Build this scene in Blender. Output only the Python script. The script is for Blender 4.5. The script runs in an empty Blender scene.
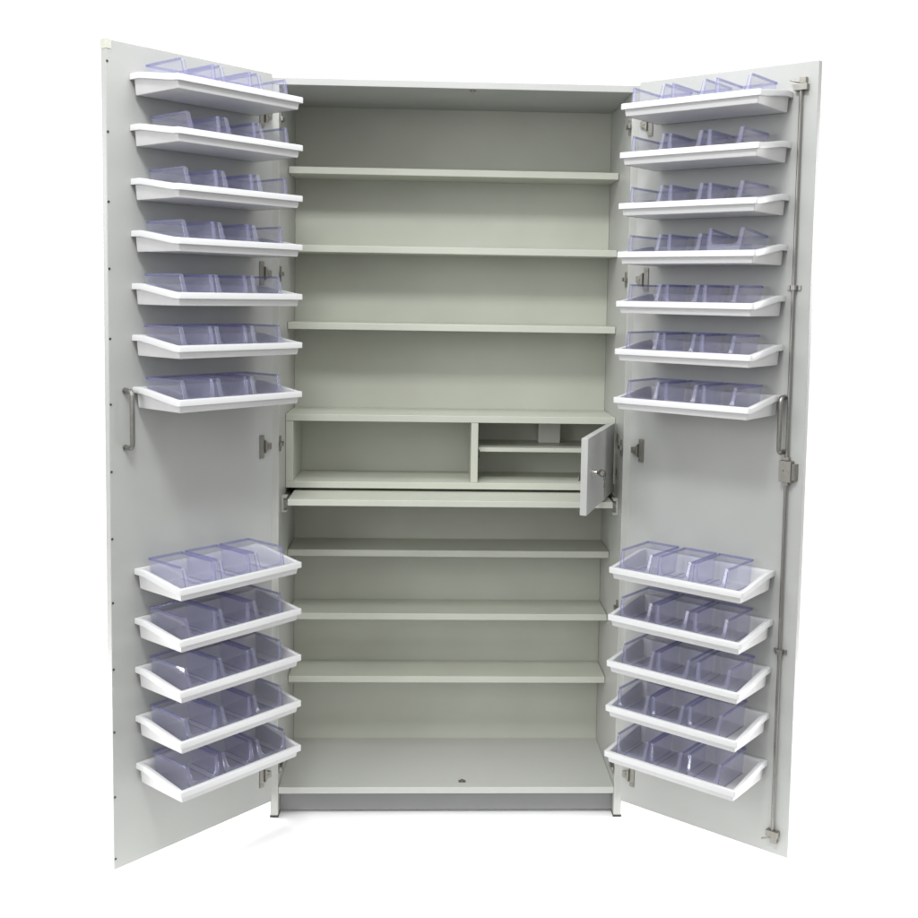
import bpy, bmesh, math, random
from mathutils import Vector, Matrix
random.seed(7)
S = bpy.context.scene
COL = S.collection
cos, sin = math.cos, math.sin

# ------------------------------------------------------------------ materials
def new_mat(name):
    m = bpy.data.materials.new(name); m.use_nodes = True
    nt = m.node_tree; nt.nodes.clear()
    out = nt.nodes.new('ShaderNodeOutputMaterial')
    return m, nt, out

def solid(name, col, rough=.45, metal=0., var=.0, scale=30., bump=0., bscale=400., spec=.5, detail=4):
    m, nt, out = new_mat(name)
    b = nt.nodes.new('ShaderNodeBsdfPrincipled')
    nt.links.new(b.outputs[0], out.inputs[0])
    b.inputs['Roughness'].default_value = rough
    b.inputs['Metallic'].default_value = metal
    b.inputs['Specular IOR Level'].default_value = spec
    b.inputs['Base Color'].default_value = (*col, 1)
    tc = nt.nodes.new('ShaderNodeTexCoord')
    if var:
        n = nt.nodes.new('ShaderNodeTexNoise'); n.inputs['Scale'].default_value = scale
        n.inputs['Detail'].default_value = detail
        nt.links.new(tc.outputs['Object'], n.inputs['Vector'])
        r = nt.nodes.new('ShaderNodeValToRGB')
        r.color_ramp.elements[0].position = .3; r.color_ramp.elements[1].position = .7
        r.color_ramp.elements[0].color = (*[c * (1 - var) for c in col], 1)
        r.color_ramp.elements[1].color = (*[min(1, c * (1 + var)) for c in col], 1)
        nt.links.new(n.outputs['Fac'], r.inputs['Fac'])
        nt.links.new(r.outputs['Color'], b.inputs['Base Color'])
        mr = nt.nodes.new('ShaderNodeMapRange')
        mr.inputs['To Min'].default_value = max(0, rough - .08); mr.inputs['To Max'].default_value = min(1, rough + .08)
        nt.links.new(n.outputs['Fac'], mr.inputs['Value'])
        nt.links.new(mr.outputs['Result'], b.inputs['Roughness'])
    if bump:
        n2 = nt.nodes.new('ShaderNodeTexNoise'); n2.inputs['Scale'].default_value = bscale
        n2.inputs['Detail'].default_value = 3
        nt.links.new(tc.outputs['Object'], n2.inputs['Vector'])
        bp = nt.nodes.new('ShaderNodeBump'); bp.inputs['Strength'].default_value = bump
        bp.inputs['Distance'].default_value = .001
        nt.links.new(n2.outputs['Fac'], bp.inputs['Height'])
        nt.links.new(bp.outputs['Normal'], b.inputs['Normal'])
    return m

def clear(name, tint, haze, body, rough=.08):
    """thin clear plastic: tinted pass-through, a little body scatter, fresnel gloss"""
    m, nt, out = new_mat(name)
    tr = nt.nodes.new('ShaderNodeBsdfTransparent'); tr.inputs[0].default_value = (*tint, 1)
    df = nt.nodes.new('ShaderNodeBsdfDiffuse'); df.inputs[0].default_value = (*body, 1)
    gl = nt.nodes.new('ShaderNodeBsdfGlossy'); gl.inputs['Roughness'].default_value = rough
    lw = nt.nodes.new('ShaderNodeLayerWeight'); lw.inputs['Blend'].default_value = .5
    pw = nt.nodes.new('ShaderNodeMath'); pw.operation = 'POWER'; pw.inputs[1].default_value = 4.
    nt.links.new(lw.outputs['Facing'], pw.inputs[0])
    fr = nt.nodes.new('ShaderNodeMapRange'); fr.inputs['To Min'].default_value = .035; fr.inputs['To Max'].default_value = .75
    nt.links.new(pw.outputs[0], fr.inputs['Value'])
    m1 = nt.nodes.new('ShaderNodeMixShader'); m1.inputs[0].default_value = haze
    nt.links.new(tr.outputs[0], m1.inputs[1]); nt.links.new(df.outputs[0], m1.inputs[2])
    m2 = nt.nodes.new('ShaderNodeMixShader')
    nt.links.new(fr.outputs[0], m2.inputs[0])
    nt.links.new(m1.outputs[0], m2.inputs[1]); nt.links.new(gl.outputs[0], m2.inputs[2])
    tc = nt.nodes.new('ShaderNodeTexCoord')
    n = nt.nodes.new('ShaderNodeTexNoise'); n.inputs['Scale'].default_value = 25
    nt.links.new(tc.outputs['Object'], n.inputs['Vector'])
    mr = nt.nodes.new('ShaderNodeMapRange'); mr.inputs['To Min'].default_value = haze * .6; mr.inputs['To Max'].default_value = haze * 1.4
    nt.links.new(n.outputs['Fac'], mr.inputs['Value']); nt.links.new(mr.outputs['Result'], m1.inputs[0])
    nt.links.new(m2.outputs[0], out.inputs[0])
    return m

M_DOOR  = solid('door_laminate', (.418,.425,.408), .5, var=.035, scale=6, bump=.05, bscale=500)
M_BOARD = solid('carcass_laminate', (.488, .503, .437), .45, var=.035, scale=6, bump=.05, bscale=500)
M_PLINTH_SHADED = solid('plinth_shaded_laminate', (.21, .215, .212), .5, var=.03, scale=8)  # shade put into the colour, offsetting light bounced off the white floor
M_EDGE  = solid('edge_band', (.46, .466, .44), .4, var=.015, scale=40)
M_TRAY  = solid('tray_plastic', (.62, .62, .615), .38, var=.015, scale=60, bump=.04, bscale=300)
M_RIM   = solid('tray_rim_plastic', (.64, .644, .646), .32, var=.01, scale=60)
M_BIN   = clear('bin_plastic', (.966, .966, .986), .075, (.62, .62, .79))
M_BRIM  = clear('bin_rim_plastic', (.79, .79, .91), .14, (.42, .42, .62))
M_METAL = solid('nickel', (.31, .30, .27), .46, 1., var=.08, scale=120)
M_STEEL = solid('brushed_steel', (.31, .30, .28), .42, 1., var=.08, scale=150)
M_CHROME= solid('chrome', (.75, .74, .72), .18, 1., var=.03, scale=150)
M_KEY = solid('worn_key_metal', (.12, .115, .09), .45, .6, var=.15, scale=200)
M_DARK  = solid('dark_screw', (.06, .058, .055), .5, .3, var=.1, scale=200)
M_FOOT  = solid('dark_foot', (.045, .043, .035), .6, 0, var=.2, scale=90)
M_WPLAS = solid('white_plastic', (.52,.53,.49), .4, var=.02, scale=80)
M_CAP   = solid('cream_cap', (.52,.525,.455), .45, var=.03, scale=80)
M_FLOOR = solid('floor_white', (.965, .965, .965), .8, var=.004, scale=2)

# ------------------------------------------------------------------ mesh helpers
def link(name, me, mats, parent=None, bevel=0., smooth=False):
    o = bpy.data.objects.new(name, me)
    for m in (mats if isinstance(mats, (list, tuple)) else [mats]): me.materials.append(m)
    COL.objects.link(o)
    if parent: o.parent = parent
    if smooth:
        for p in me.polygons: p.use_smooth = True
        me.set_sharp_from_angle(angle=math.radians(24))
    if bevel:
        bv = o.modifiers.new('bevel', 'BEVEL'); bv.width = bevel; bv.segments = 2; bv.limit_method = 'ANGLE'
    return o

def bm_obj(name, bm, mats, parent=None, bevel=0., smooth=False, M=None):
    bmesh.ops.recalc_face_normals(bm, faces=bm.faces[:])
    if M is not None: bm.transform(M)
    me = bpy.data.meshes.new(name); bm.to_mesh(me); bm.free()
    return link(name, me, mats, parent, bevel, smooth)

def box(bm, x0, x1, y0, y1, z0, z1, mi=0):
    v = [bm.verts.new(p) for p in ((x0,y0,z0),(x1,y0,z0),(x1,y1,z0),(x0,y1,z0),(x0,y0,z1),(x1,y0,z1),(x1,y1,z1),(x0,y1,z1))]
    for f in ((0,3,2,1),(4,5,6,7),(0,1,5,4),(1,2,6,5),(2,3,7,6),(3,0,4,7)):
        bm.faces.new([v[i] for i in f]).material_index = mi
    return v

def tube(bm, pts, r, n=10, caps=True):
    pts = [Vector(p) for p in pts]; rings = []
    up = None
    for i, p in enumerate(pts):
        t = (pts[min(i+1, len(pts)-1)] - pts[max(i-1, 0)]).normalized()
        if up is None:
            up = Vector((0,0,1)) if abs(t.z) < .9 else Vector((1,0,0))
        a = (up - t * up.dot(t)).normalized(); b = t.cross(a); up = a
        rings.append([bm.verts.new(p + r * (cos(k*2*math.pi/n) * a + sin(k*2*math.pi/n) * b)) for k in range(n)])
    for i in range(len(rings)-1):
        for k in range(n):
            bm.faces.new([rings[i][k], rings[i][(k+1) % n], rings[i+1][(k+1) % n], rings[i+1][k]])
    if caps:
        bm.faces.new(rings[0][::-1]); bm.faces.new(rings[-1])

def arc(c, r, a0, a1, n, ax, ay):
    return [Vector(c) + r * (cos(a0 + (a1-a0)*i/n) * Vector(ax) + sin(a0 + (a1-a0)*i/n) * Vector(ay)) for i in range(n+1)]

def prism(bm, outline, axis, a0, a1, mi=0):
    """outline: list of 2-D points; axis: 'x','y','z' the extrusion axis"""
    def P(p, a):
        return {'x': (a, p[0], p[1]), 'y': (p[0], a, p[1]), 'z': (p[0], p[1], a)}[axis]
    A = [bm.verts.new(P(p, a0)) for p in outline]; B = [bm.verts.new(P(p, a1)) for p in outline]
    n = len(A)
    bm.faces.new(A[::-1]).material_index = mi; bm.faces.new(B).material_index = mi
    for i in range(n):
        bm.faces.new([A[i], A[(i+1) % n], B[(i+1) % n], B[i]]).material_index = mi

def tag(o, label=None, cat=None, group=None, kind=None):
    if label: o['label'] = label
    if cat: o['category'] = cat
    if group: o['group'] = group
    if kind: o['kind'] = kind
    return o

def empty(name, loc=(0,0,0), rz=0.):
    o = bpy.data.objects.new(name, None); COL.objects.link(o)
    o.location = loc; o.rotation_euler = (0, 0, rz); o.empty_display_size = .05
    return o

# ------------------------------------------------------------------ setting
bm = bmesh.new(); 
box(bm, -1.7, 1.7, -.66, 1.3, -.003, 0)
floor = bm_obj('floor', bm, M_FLOOR); tag(floor, kind='structure')

# ------------------------------------------------------------------ cabinet carcass
T = .022; XI = .5 - T; DEP = .345; ZF = .0885; ZC = 2.041; ZT = 2.059
cab = empty('storage_cabinet', (0, .17, 0))
tag(cab, 'tall white two-door storage cabinet standing open, with shelves and a small lockable compartment', 'cabinet')
CP = Matrix.Translation((0, -.17, 0))            # parts are written in world metres, then put under the cabinet
def part(name, bm, mats, parent=None, bevel=.0012, smooth=False):
    return bm_obj(name, bm, mats, parent or cab, bevel, smooth, CP)
def board(name, x0, x1, y0, y1, z0, z1, mat=None, bevel=.0012, parent=None):
    bm = bmesh.new(); box(bm, x0, x1, y0, y1, z0, z1)
    return part(name, bm, mat or M_BOARD, parent, bevel)

for s in (-1, 1):
    xs = sorted((s*.5, s*XI))
    board('side_panel', xs[0], xs[1], 0, DEP + .008, .006, ZT - .019, M_EDGE)
    for y0, y1 in ((-.0012, .045), (.30, .352)):
        bm = bmesh.new(); box(bm, xs[0] - .0012, xs[1] + .0012, y0, y1, .0004, .0055)
        part('foot', bm, M_FOOT, bevel=.0008)
board('top_panel', -.5, .5, 0, DEP + .008, ZT - .0186, ZT, M_DOOR)
board('back_panel', -XI + .0005, XI - .0005, DEP, DEP + .008, .07, ZC - .0005)
board('bottom_panel', -XI + .0005, XI - .0005, 0, DEP - .0005, ZF - .019, ZF, M_EDGE)
board('plinth', -XI + .0005, XI - .0005, .03, .048, .008, ZF - .0195, M_PLINTH_SHADED)
# adjustable shelves: (top z, front y)
for z, y in ((1.845, .186), (1.6215, .180), (1.3985, .172), (.7285, .186), (.5355, .192), (.3405, .200)):
    board('shelf', -XI + .0015, XI - .0015, y, DEP - .001, z - .0195, z, M_BOARD)
# lockable compartment row
YL = .138; ZL1 = 1.1355; ZL0 = .921
board('compartment_top', -XI + .0008, XI - .0008, YL, DEP - .001, ZL1 - .0195, ZL1, M_BOARD)
board('compartment_bottom', -XI + .0008, XI - .0008, YL, DEP - .001, ZL0, ZL0 + .019, M_BOARD)
board('compartment_side', -XI + .0008, -XI + .0225, YL + .001, DEP - .001, ZL0 + .0193, ZL1 - .0198, M_BOARD)
board('divider', .058, .0785, YL + .001, DEP - .001, ZL0 + .0193, ZL1 - .0198, M_BOARD)
board('inner_shelf', .0795, XI - .002, .165, DEP - .001, 1.028, 1.040, M_BOARD)
board('upright_block', .268, .334, .283, DEP - .0012, 1.0403, ZL1 - .0198, M_WPLAS)
bm = bmesh.new()
for zz in (1.022,): box(bm, .0788, .084, .158, .17, zz - .012, zz + .012)
part('shelf_clip', bm, M_DARK, bevel=.0006)
# pull-out shelf with runners
po = board('pull_out_shelf', -.453, .453, .0, .325, .8953, .9125, M_BOARD)
for s in (-1, 1):
    xs = sorted((s*.4605, s*.4775))
    bm = bmesh.new()
    xa, xb = sorted((s*.4550, s*.4665)); box(bm, xa, xb, .03, .33, .893, .904)
    xa, xb = sorted((s*.4670, s*.4776)); box(bm, xa, xb, .06, .335, .890, .907)
    part('runner', bm, M_STEEL, bevel=.0006)
    bm = bmesh.new()
    xa, xb = sorted((s*.4625, s*.4776)); box(bm, xa, xb, .055, .082, .8655, .872); box(bm, xa, xb, .055, .082, .905, .9115)
    xa, xb = sorted((s*.4715, s*.4776)); box(bm, xa, xb, .055, .082, .872, .905)
    part('runner_bracket', bm, M_WPLAS, bevel=.001)
# catches for the door rod
bm = bmesh.new(); box(bm, .0435-.010, .0435+.010, .028, .042, ZF + .0002, ZF + .0022)
tube(bm, [(.0435, .035, ZF + .002), (.0435, .035, ZF + .006)], .0045, 10)
part('strike_plate', bm, M_STEEL, bevel=.0004)
bm = bmesh.new(); box(bm, .0435-.009, .0435+.009, .018, .030, ZC - .0030, ZC - .0002)
tube(bm, [(.0435, .018, ZC - .002), (.0435, .018, ZC - .010)], .0018, 8)
part('strike_plate', bm, M_STEEL, bevel=.0004)
# screw heads of the small compartment hinges on the side wall
for zz in (1.084, .985):
    bm = bmesh.new(); box(bm, XI - .004, XI - .0002, .075, .092, zz - .012, zz + .012)
    part('hinge_plate', bm, M_STEEL, bevel=.0008)

# ------------------------------------------------------------------ compartment door, with lock
hinge = Vector((.4735, .122, 0)); free = Vector((.3445, -.240, 0))
E = (free - hinge).normalized(); LEN = (free - hinge).length
OUT = Vector((-E.y, E.x, 0))                      # outer face normal
if OUT.x < 0: OUT = -OUT
def cd_matrix():                                 # local x along the door to its free end, local y out of the outer face
    m = Matrix.Identity(4)
    m.col[0][:3] = E; m.col[1][:3] = OUT; m.col[2][:3] = (0,0,1); m.col[3][:3] = hinge
    return m
CM = CP @ cd_matrix()
def cpart(name, bm, mats, parent, bevel=.0, smooth=False): return bm_obj(name, bm, mats, parent, bevel, smooth, CM)
bm = bmesh.new(); box(bm, .001, LEN, -.018, 0, .9215, 1.1225)
cdoor = cpart('compartment_door', bm, M_DOOR, cab, .0012)
KX, KZ = LEN - .060, 1.026
bm = bmesh.new()
tube(bm, [(KX, .0, KZ), (KX, .004, KZ)], .0105, 18)
tube(bm, [(KX, .004, KZ), (KX, .014, KZ)], .0075, 18)
cpart('lock', bm, M_CHROME, cdoor, .0006, True)
bm = bmesh.new()                                  # cam of the lock on the inner face
tube(bm, [(KX, -.018, KZ), (KX, -.026, KZ)], .009, 14); box(bm, KX - .006, KX + .038, -.0285, -.0262, KZ - .02, KZ - .006)
cpart('lock_cam', bm, M_STEEL, cdoor, .0004)
# key in the lock, second key dangling from its ring
kb = cd_matrix()
def kp(x, y, z): return kb @ Vector((x, y, z))
key = empty('key', kp(KX, .016, KZ))
tag(key, 'small silver keys hanging from the lock of the half-open compartment door', 'key')
KM = Matrix.Translation(-kp(KX, .016, KZ)) @ kb
bm = bmesh.new()
box(bm, KX - .0012, KX + .0012, .0142, .020, KZ - .004, KZ + .004)
tube(bm, [(KX, .019 + .0085*(1-cos(a)), KZ + .0085*sin(a)) for a in [i*math.pi*2/20 for i in range(20)]], .0022, 8)
bm_obj('inserted_key', bm, M_KEY, key, 0, True, KM)
bm = bmesh.new()
tube(bm, [(KX + .010*sin(a), .034, KZ - .010 + .010*cos(a)) for a in [i*math.pi*2/20 for i in range(21)]], .0011, 6)
bm_obj('key_ring', bm, M_KEY, key, 0, True, KM)
bm = bmesh.new()
prism(bm, [(KX + .0105*cos(a), KZ - .031 + .0095*sin(a)) for a in [i*math.pi*2/20 for i in range(20)]], 'y', .0332, .0350)
prism(bm, [(KX - .003, KZ - .038), (KX + .003, KZ - .038), (KX + .003, KZ - .046), (KX + .0018, KZ - .049), (KX + .003, KZ - .053), (KX + .0016, KZ - .057), (KX + .0028, KZ - .061), (KX, KZ - .066), (KX - .003, KZ - .063)], 'y', .0334, .0348)
bm_obj('hanging_key', bm, M_KEY, key, .0003, False, KM)

# ------------------------------------------------------------------ doors
AL, AR = .8381, .7124; HX, HY = .493, -.022; DW = .4955; DZ0, DZ1 = .058, 2.064
def door_matrix(s):                               # local x = along the door away from the hinge, y = out of the inner face
    a = AL if s < 0 else AR
    D = Vector((s*cos(a), -sin(a), 0)); N = Vector((-s*sin(a), -cos(a), 0))
    m = Matrix.Identity(4)
    m.col[0][:3] = D; m.col[1][:3] = N; m.col[2][:3] = (0,0,1); m.col[3][:3] = (s*HX, HY, 0)
    return m
DM = {s: door_matrix(s) for s in (-1, 1)}
HZ = (1.950, 1.534, 1.066, .606, .143)
doors = {}
for s in (-1, 1):
    W = CP @ DM[s]
    def dpart(name, bm, mats, parent, bevel=0., smooth=False): return bm_obj(name, bm, mats, parent, bevel, smooth, W)
    bm = bmesh.new(); box(bm, 0, DW, -.019, 0, DZ0, DZ1)
    d = doors[s] = dpart('door', bm, M_DOOR, cab, .0014)
    # cup hinges: mounting plate on the door, arm, small plate towards the cabinet side
    for hz in HZ:
        bm = bmesh.new()
        box(bm, .029, .0435, .0002, .0036, hz - .032, hz + .032)
        prism(bm, [(.0285, hz - .018), (.0285, hz + .018), (.020, hz + .010), (.008, hz + .008), (.008, hz - .008), (.020, hz - .010)], 'y', .0003, .0095)
        tube(bm, [(.0365, .0036, hz - .024), (.0365, .0050, hz - .024)], .0042, 10)
        tube(bm, [(.0365, .0036, hz + .024), (.0365, .0050, hz + .024)], .0042, 10)
        tube(bm, [(.018, .0094, hz), (.018, .0112, hz)], .0042, 10)
        dpart('hinge', bm, M_METAL, d, .0008)
        bm = bmesh.new()
        xa, xb = sorted((s*(XI - .0002), s*(XI - .0040)))
        box(bm, xa, xb, .014, .028, hz - .021, hz + .021)
        xa, xb = sorted((s*(XI - .0042), s*(XI - .0105)))
        box(bm, xa, xb, -.004, .031, hz - .0055, hz + .0055)
        part('hinge_mount', bm, M_METAL, bevel=.0008)
    # bow handle
    hu = .453 if s < 0 else .443
    za, zb, r, st = 1.104, 1.242, .0058, .031
    bm = bmesh.new()
    path = [(hu, .0005, za), (hu, st - .012, za)] + arc((hu, st - .012, za + .012), .012, -math.pi/2, 0, 6, (0,1,0), (0,0,1))[1:]
    path += [(hu, st, zb - .012)] + arc((hu, st - .012, zb - .012), .012, 0, math.pi/2, 6, (0,1,0), (0,0,1))[1:] + [(hu, .0005, zb)]
    tube(bm, path, r, 12)
    for z in (za, zb): tube(bm, [(hu, .0004, z), (hu, .003, z)], .0075, 14)
    dpart('handle', bm, M_STEEL, d, 0, True)
    if s < 0:
        for i in range(13):
            z = 2.0135 - i * (2.0135 - .086) / 12 + (.0 if i in (0, 12) else random.uniform(-.004, .004))
            bm = bmesh.new(); tube(bm, [(.4915, .0001, z), (.4915, .0012, z)], .0030, 10)
            dpart('screw', bm, M_DARK, d)
        bm = bmesh.new(); box(bm, DW - .016, DW + .0012, -.0195, .0012, DZ1 - .022, DZ1 + .0012)
        dpart('corner_cap', bm, M_CAP, d, .001)
    else:
        ru = .4560
        bm = bmesh.new(); tube(bm, [(ru, .0095, .112), (ru, .0095, 1.030)], .0042, 10)
        dpart('locking_rod', bm, M_STEEL, d, 0, True)
        bm = bmesh.new(); tube(bm, [(ru, .0095, 1.085), (ru, .0095, 2.006)], .0042, 10)
        dpart('locking_rod', bm, M_STEEL, d, 0, True)
        for z in (1.515, .594):
            bm = bmesh.new()
            box(bm, ru - .017, ru - .0048, .0002, .0045, z - .006, z + .006); box(bm, ru + .0048, ru + .017, .0002, .0045, z - .006, z + .006)
            prism(bm, [(ru - .0085, .0045), (ru - .0085, .0130), (ru - .005, .0160), (ru + .005, .0160), (ru + .0085, .0130), (ru + .0085, .0045), (ru + .0048, .0045), (ru + .0048, .0125), (ru - .0048, .0125), (ru - .0048, .0045)], 'z', z - .006, z + .006)
            dpart('rod_guide', bm, M_STEEL, d, .0006)
        # rotary lock box
        bm = bmesh.new()
        box(bm, .441, .472, .0002, .022, 1.031, 1.084)
        prism(bm, [(.4723, .0002), (.4723, .018), (.480, .015), (.4835, .0002)], 'z', 1.036, 1.077)
        tube(bm, [(.453, .022, 1.060), (.453, .0228, 1.060)], .0022, 8)
        box(bm, .449, .463, .004, .016, 1.085, 1.093); box(bm, .449, .463, .004, .016, 1.022, 1.030)
        lb = dpart('lock_box', bm, M_METAL, d, .001)
        bm = bmesh.new(); tube(bm, [(.453, .0229, 1.060), (.453, .0235, 1.060)], .0016, 8)
        dpart('lock_screw', bm, M_DARK, lb)
        # hooked bolts at both ends of the rod
        for z, up in ((2.006, 1), (.112, -1)):
            bm = bmesh.new()
            z0, z1 = sorted((z - up*.012, z + up*.004)); box(bm, ru - .016, ru + .017, .0002, .017, z0, z1)
            z0, z1 = sorted((z + up*.0042, z + up*.020)); box(bm, ru - .003, ru + .013, .001, .015, z0, z1)
            tube(bm, [(ru - .003, .012, z + up*.008), (ru - .014, .016, z + up*.010), (ru - .026, .017, z + up*.015)], .0026, 8)
            dpart('hook_bolt', bm, M_METAL, d, .001)

# ------------------------------------------------------------------ trays
TW, TD, DROP = .3785, .1895, .0197
def rim_height(v):
    t = min(1, max(0, (v - .036) / (.176 - .036)))
    t = t * (1 - .12) + .12 * t*t*(3 - 2*t)
    return DROP * (1 - t)
YS = [0.0, .018, .034, .040, .06, .085, .11, .135, .155, .168, .178]
CR = .007
def ring_at(o):
    """closed plan outline of the tray at inset o (counter-clockwise): list of (x, y, outer y)"""
    w, d = TW/2 - o, TD - o
    r = max(CR - o, .0022)
    b = .0012 + o
    side = [(max(y, b) if y < TD/2 else min(y, d - r), y) for y in YS] + [(d - r, TD - CR)]
    P = [(w, y, yo) for y, yo in side]
    for i in range(1, 6):
        a = i * math.pi/2/5; P.append((w - r + r*cos(a), d - r + r*sin(a), TD))
    for i in range(0, 6):
        a = math.pi/2 + i*math.pi/2/5; P.append((-w + r + r*cos(a), d - r + r*sin(a), TD))
    P += [(-w, y, yo) for y, yo in side[::-1][1:]]
    return P
def loft(bm, profile, closed):
    cols = []
    for o, zf in profile:
        cols.append([bm.verts.new((x, y, zf(rim_height(yo)))) for x, y, yo in ring_at(o)])
    rings = list(zip(*cols))
    n, k = len(rings), len(profile)
    for i in range(n):
        A, B = rings[i], rings[(i+1) % n]
        for j in range(k if closed else k-1):
            bm.faces.new([A[j], A[(j+1) % k], B[(j+1) % k], B[j]])
    return rings
def make_tray():
    t = empty('door_tray')
    bm = bmesh.new()
    H = lambda c: (lambda h: h + c)
    loft(bm, [(0, H(-.0145)), (0, H(-.0022)), (.0006, H(-.0007)), (.0022, H(0)), (.0100, H(0)), (.0114, H(-.0006)), (.0120, H(-.0020)), (.0120, H(-.0145))], True)
    bm_obj('rim', bm, M_RIM, t, 0, True)
    bm = bmesh.new(); Z = lambda c: (lambda h: c)
    r = loft(bm, [(.0080, H(-.012)), (.0102, Z(-.0288)), (.0110, Z(-.0308)), (.0130, Z(-.0315))], False)
    bm.faces.new([q[2] for q in r])
    r = loft(bm, [(.0116, H(-.012)), (.0140, Z(-.0240)), (.0158, Z(-.0262))], False)
    bm.faces.new([q[2] for q in r])
    bm_obj('basin', bm, M_TRAY, t, 0, True)
    return t

# ------------------------------------------------------------------ clear bins
BW, BH, BD = .0960, .0685, .150
def make_bin():
    b = empty('clear_bin')
    bm = bmesh.new()
    wt, wb = BW/2 - .0022, BW/2 - .0055           # half widths of the walls at top and base
    def X(z): return wb + (wt - wb) * z / BH
    fy = lambda z: BD - .011 * (z / BH) - .004 * (z / BH)**2
    v = {}
    def V(k, x, y, z): v[k] = bm.verts.new((x, y, z)); return v[k]
    for s, n in ((-1, 'l'), (1, 'r')):
        V(n+'bb', s*wb, .004, .0008); V(n+'bt', s*wt, 0, BH)
        for i, z in enumerate((.0008, .016, .0272, .036, BH)): V(n+'f%d' % i, s*X(z), fy(z), z)
        pw = (.0, .0, .0125, .0085, .0078)           # width of the front post; it flares into the low front lip
        for i, z in enumerate((.0008, .016, .0272, .036, BH)):
            if i >= 2: V(n+'p%d' % i, s*(X(z) - pw[i]), fy(z) + .0012, z)
        bm.faces.new([v[n+k] for k in ('bb', 'f0', 'f1', 'f2', 'f3', 'f4', 'bt')])
        bm.faces.new([v[n+k] for k in ('f2', 'p2', 'p3', 'f3')]); bm.faces.new([v[n+k] for k in ('f3', 'p3', 'p4', 'f4')])
    bm.faces.new([v[k] for k in ('lbb', 'rbb', 'rf0', 'lf0')])
    bm.faces.new([v[k] for k in ('lbb', 'lbt', 'rbt', 'rbb')])
    bm.faces.new([v[k] for k in ('lf0', 'rf0', 'rf1', 'lf1')])
    bm.faces.new([v[k] for k in ('lf1', 'rf1', 'rf2', 'rp2', 'lp2', 'lf2')])
    sh = bm_obj('bin_shell', bm, M_BIN, b)
    so = sh.modifiers.new('wall', 'SOLIDIFY'); so.thickness = .0018; so.offset = 0
    # rolled rim round the back and sides, and the beaded edge of the front opening
    bm = bmesh.new()
    hw = BW/2 - .0002
    box(bm, -hw, hw, -.0026, .0016, BH - .0050, BH + .0008)
    for s in (-1, 1):
        xa, xb = sorted((s*hw, s*(hw - .0040))); box(bm, xa, xb, .0018, fy(BH), BH - .0046, BH + .0008)
        path = [(s*(X(z) + .0002), fy(z) + .0008, z) for z in (.002, .018, .034, .052, BH - .006)]
        tube(bm, path, .0015, 6)
        zz = [(BH - .003, .0078), (.048, .0085), (.0345, .0105), (.0300, .0130), (.0278, .0170), (.0272, .0210)]
        path = [(s*(X(z) - w), fy(z) + .0014, z) for z, w in zz]
        tube(bm, path, .0010, 6)
    tube(bm, [(-(X(.0272) - .021), fy(.0272) + .0014, .0272), ((X(.0272) - .021), fy(.0272) + .0014, .0272)], .0010, 6)
    tube(bm, [(-wb, BD + .0002, .0018), (wb, BD + .0002, .0018)], .0012, 6)
    for s in (-1, 1): tube(bm, [(s*(wb + .0002), .006, .0016), (s*(wb + .0002), BD, .0016)], .0010, 6)
    bm_obj('bin_rim', bm, M_BRIM, b)
    return b

def dup(root):
    r = root.copy(); COL.objects.link(r)
    for ch in root.children:
        c = ch.copy(); c.parent = r; COL.objects.link(c)
    return r

tray0, bin0 = make_tray(), make_bin()
state = {'tray': False, 'bin': False}
ZS = {-1: [1.9745, 1.8554, 1.7287, 1.606, 1.4804, 1.3571, 1.2309, .7841, .6604, .5368, .413, .2921],
       1: [1.9745, 1.8525, 1.7243, 1.6014, 1.4756, 1.353, 1.2271, .7791, .6523, .528, .4069, .2822]}
BL = [(.402,.303,.186,.082),(.395,.286,.182,.080),(.398,.292,.186,.081),(.405,.305,.197,.093),(.409,.313,.207,.098),(.413,.314,.207,.100),
      (.413,.310,.209,.098),(.411,.302,.197,.092),(.404,.307,.200,.096),(.404,.307,.200,.097),(.407,.304,.198,.094),(.400,.296,.188,.080)]
BR = [(.060,.162,.177,.281,.303,.398),(.064,.162,.170,.275,.286,.379),(.061,.160,.179,.276,.291,.384),(.065,.164,.183,.277,.292,.382),
      (.077,.168,.180,.271,.286,.379),(.069,.165,.173,.268,.279,.377),(.082,.173,.189,.280,.291,.389),(.072,.169,.189,.274,.285,.381),
      (.076,.174,.182,.279,.290,.382),(.089,.182,.190,.283,.298,.394),(.075,.173,.177,.275,.283,.376),(.075,.170,.174,.276,.283,.381)]
ORD = ['first', 'second', 'third', 'fourth', 'fifth', 'sixth', 'seventh']
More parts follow.
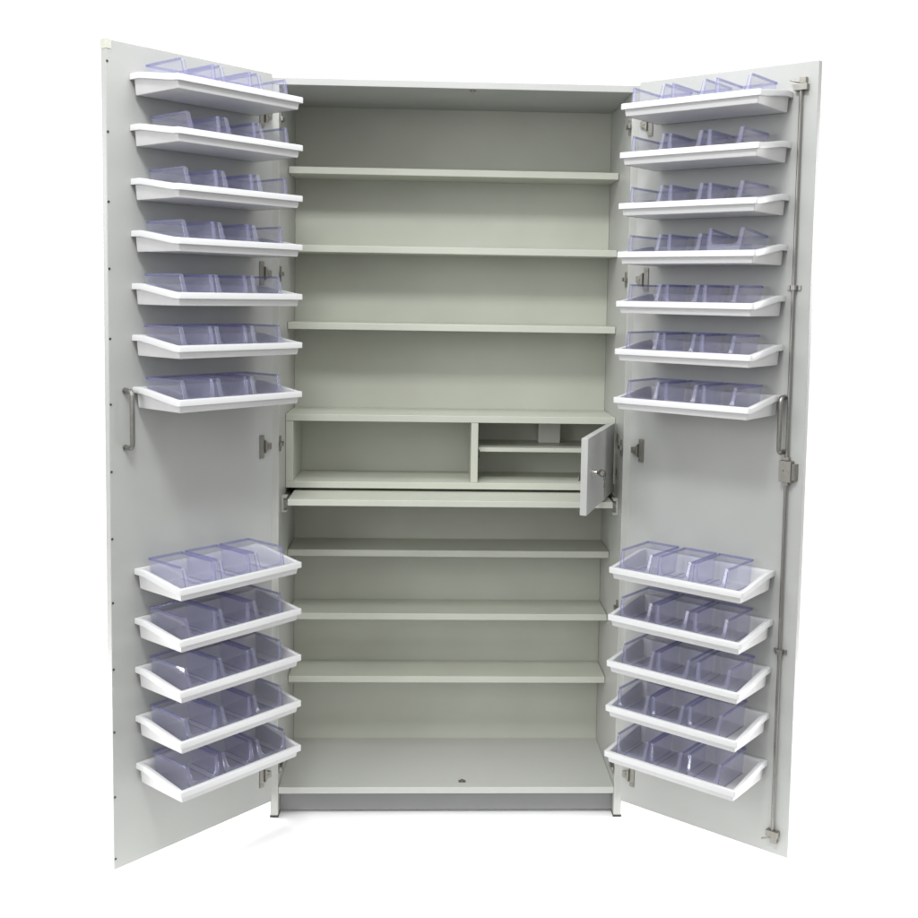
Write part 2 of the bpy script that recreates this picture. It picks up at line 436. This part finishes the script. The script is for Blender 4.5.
for s in (-1, 1):
    a = AL if s < 0 else AR
    xdir = DM[s].to_3x3() @ Vector((1 if s < 0 else -1, 0, 0))
    rz = math.atan2(xdir.y, xdir.x)
    side = 'left' if s < 0 else 'right'
    for i, z in enumerate(ZS[s]):
        up = i < 7; k = i if up else i - 7; n = 7 if up else 5
        stack = 'upper seven' if up else 'lower five'
        pos = 'topmost' if k == 0 else ('lowest' if k == n-1 else ORD[k])
        t = tray0 if not state['tray'] else dup(tray0); state['tray'] = True
        t.location = DM[s] @ Vector((.24375, .0, z)); t.rotation_euler = (0, 0, rz)
        which = f'{pos} of the {stack}' if pos in ('topmost', 'lowest') else f'{pos} from the top of the {stack}'
        tag(t, f'white plastic tray on the {side} door, {which}', 'tray', f'white plastic trays on the {side} door')
        if s < 0:
            e = BL[i]; cs = []
            prev = None
            for j in range(3):
                c = (e[j] + e[j+1]) / 2 - .001
                c = min(c, .4335 - .018 - BW/2)
                if prev is not None: c = min(c, prev - BW - .0025)
                c = max(c, .0545 + .018 + BW/2 + (2-j)*(BW + .0025)); cs.append(c); prev = c
            ends = ('free edge', 'middle', 'hinge')
        else:
            e = BR[i]; cs = []; prev = None
            for j in range(3):
                c = (e[2*j] + e[2*j+1]) / 2 + .001
                c = max(c, .0545 + .018 + BW/2)
                if prev is not None: c = max(c, prev + BW + .0025)
                c = min(c, .4335 - .018 - BW/2 - (2-j)*(BW + .0025)); cs.append(c); prev = c
            ends = ('hinge', 'middle', 'free edge')
        for c, en in zip(cs, ends):
            b = bin0 if not state['bin'] else dup(bin0); state['bin'] = True
            b.location = DM[s] @ Vector((c, .0195 + random.uniform(-.001, .0014), z - .0255))
            b.rotation_euler = (0, 0, rz + math.radians(random.uniform(-1., 1.)))
            if s > 0 and i == 3 and en == 'free edge':
                b.rotation_euler = (math.radians(5.5), 0, rz + math.radians(.6))
            if s > 0 and i == 6 and en == 'hinge':
                b.rotation_euler = (0, 0, rz + math.radians(-.6))
            tr = f'{pos} upper tray' if up else f'{pos} lower tray'
            if pos in ('topmost', 'lowest'): tr = f'{pos} tray of the {stack}'
            lab = f'clear bin in the middle of the {tr}, {side} door' if en == 'middle' else f'clear bin by the {en} in the {tr}, {side} door'
            tag(b, lab, 'storage bin', 'clear violet bins in the door trays')

# ------------------------------------------------------------------ camera (fitted to the photograph)
cam_d = bpy.data.cameras.new('camera'); cam = bpy.data.objects.new('camera', cam_d); COL.objects.link(cam)
yaw, pitch, roll, f = -.038, -.08, .0159, 1093.28
cam.location = (-.0583, -3.0087, 1.4823)
def world_dir(X, Yd):                             # image offsets (x right, y down) to a world direction
    c, s_ = cos(roll), sin(roll); X, Yd = c*X + s_*Yd, -s_*X + c*Yd
    v = Vector((X, 1, -Yd))
    cp, sp = cos(pitch), sin(pitch); v = Vector((v.x, cp*v.y - sp*v.z, sp*v.y + cp*v.z))
    cy, sy = cos(yaw), sin(yaw); return Vector((cy*v.x - sy*v.y, sy*v.x + cy*v.y, v.z))
fwd = world_dir(0, 0).normalized(); right = (world_dir(1, 0) - world_dir(0, 0)).normalized(); upv = (world_dir(0, -1) - world_dir(0, 0)).normalized()
R = Matrix((right, upv, -fwd)).transposed()
cam.rotation_euler = R.to_euler()
cam_d.sensor_width = 36; cam_d.sensor_fit = 'HORIZONTAL'; cam_d.lens = 36 * f / 918
cam_d.shift_x = -14.18 / 918; cam_d.shift_y = -75.35 / 918
cam_d.clip_end = 300; cam_d.clip_start = .05
S.camera = cam

# ------------------------------------------------------------------ light
WORLD_LOW, WORLD_FRONT, WORLD_BACK = .34, 1.20, 1.2
w = bpy.data.worlds.new('World'); S.world = w; w.use_nodes = True
nt = w.node_tree; bg = nt.nodes['Background']       # made-up white surround: blank backdrop behind, tuned fill from the front
tc = nt.nodes.new('ShaderNodeTexCoord'); sx = nt.nodes.new('ShaderNodeSeparateXYZ')
nt.links.new(tc.outputs['Generated'], sx.inputs[0])
mr = nt.nodes.new('ShaderNodeMapRange'); mr.interpolation_type = 'SMOOTHSTEP'
mr.inputs['From Min'].default_value = .15; mr.inputs['From Max'].default_value = .55
mz = nt.nodes.new('ShaderNodeMapRange'); mz.interpolation_type = 'SMOOTHSTEP'      # front fill reduced downwards to dim the lower faces
mz.inputs['From Min'].default_value = -.20; mz.inputs['From Max'].default_value = .45
mz.inputs['To Min'].default_value = WORLD_LOW; mz.inputs['To Max'].default_value = WORLD_FRONT
nt.links.new(sx.outputs['Z'], mz.inputs['Value']); nt.links.new(mz.outputs['Result'], mr.inputs['To Min'])
mr.inputs['To Max'].default_value = WORLD_BACK
nt.links.new(sx.outputs['Y'], mr.inputs['Value']); nt.links.new(mr.outputs['Result'], bg.inputs['Strength'])
bg.inputs[0].default_value = (1, 1, 1, 1)
def area(name, loc, target, sx, sy, power, col=(1,1,1)):
    l = bpy.data.lights.new(name, 'AREA'); l.shape = 'RECTANGLE'; l.size = sx; l.size_y = sy; l.energy = power; l.color = col
    o = bpy.data.objects.new(name, l); COL.objects.link(o); o.location = loc
    o.rotation_euler = (Vector(target) - Vector(loc)).to_track_quat('-Z', 'Y').to_euler()
    return o
area('ceiling_lamp', (-.15, -.85, 3.5), (-.08, -.6, 0), 2.4, .9, 32, (.985, 1, 1))
area('ceiling_lamp', (-.35, -1.95, 3.25), (-.1, -.2, .9), .6, .4, 38, (.985, 1, 1))
area('front_fill', (-2.3, -2.6, 1.9), (.5, 0, 1.25), 1.3, 1.3, 30, (.97, .985, 1))  # added softbox, lifts the right door and the gaps between its trays
for sd in (-1, 1):
    area('floor_fill', (sd*2.0, .55, 1.7), (sd*1.15, -.35, 0), 1.1, 1.1, 42)  # added side light that whitens the floor, not a lamp of the room
    area('floor_fill', (sd*1.5, -.40, .24), (sd*.74, -.33, 0), .9, .14, 7)  # added low strip, fills the shade on the floor under the doors

S.view_settings.view_transform = 'Standard'; S.view_settings.look = 'None'
S.view_settings.exposure = 0; S.view_settings.gamma = 1
S.render.engine = 'CYCLES'
c = S.cycles
c.max_bounces = 10; c.diffuse_bounces = 6; c.glossy_bounces = 4; c.transparent_max_bounces = 40; c.transmission_bounces = 4
c.use_denoising = True
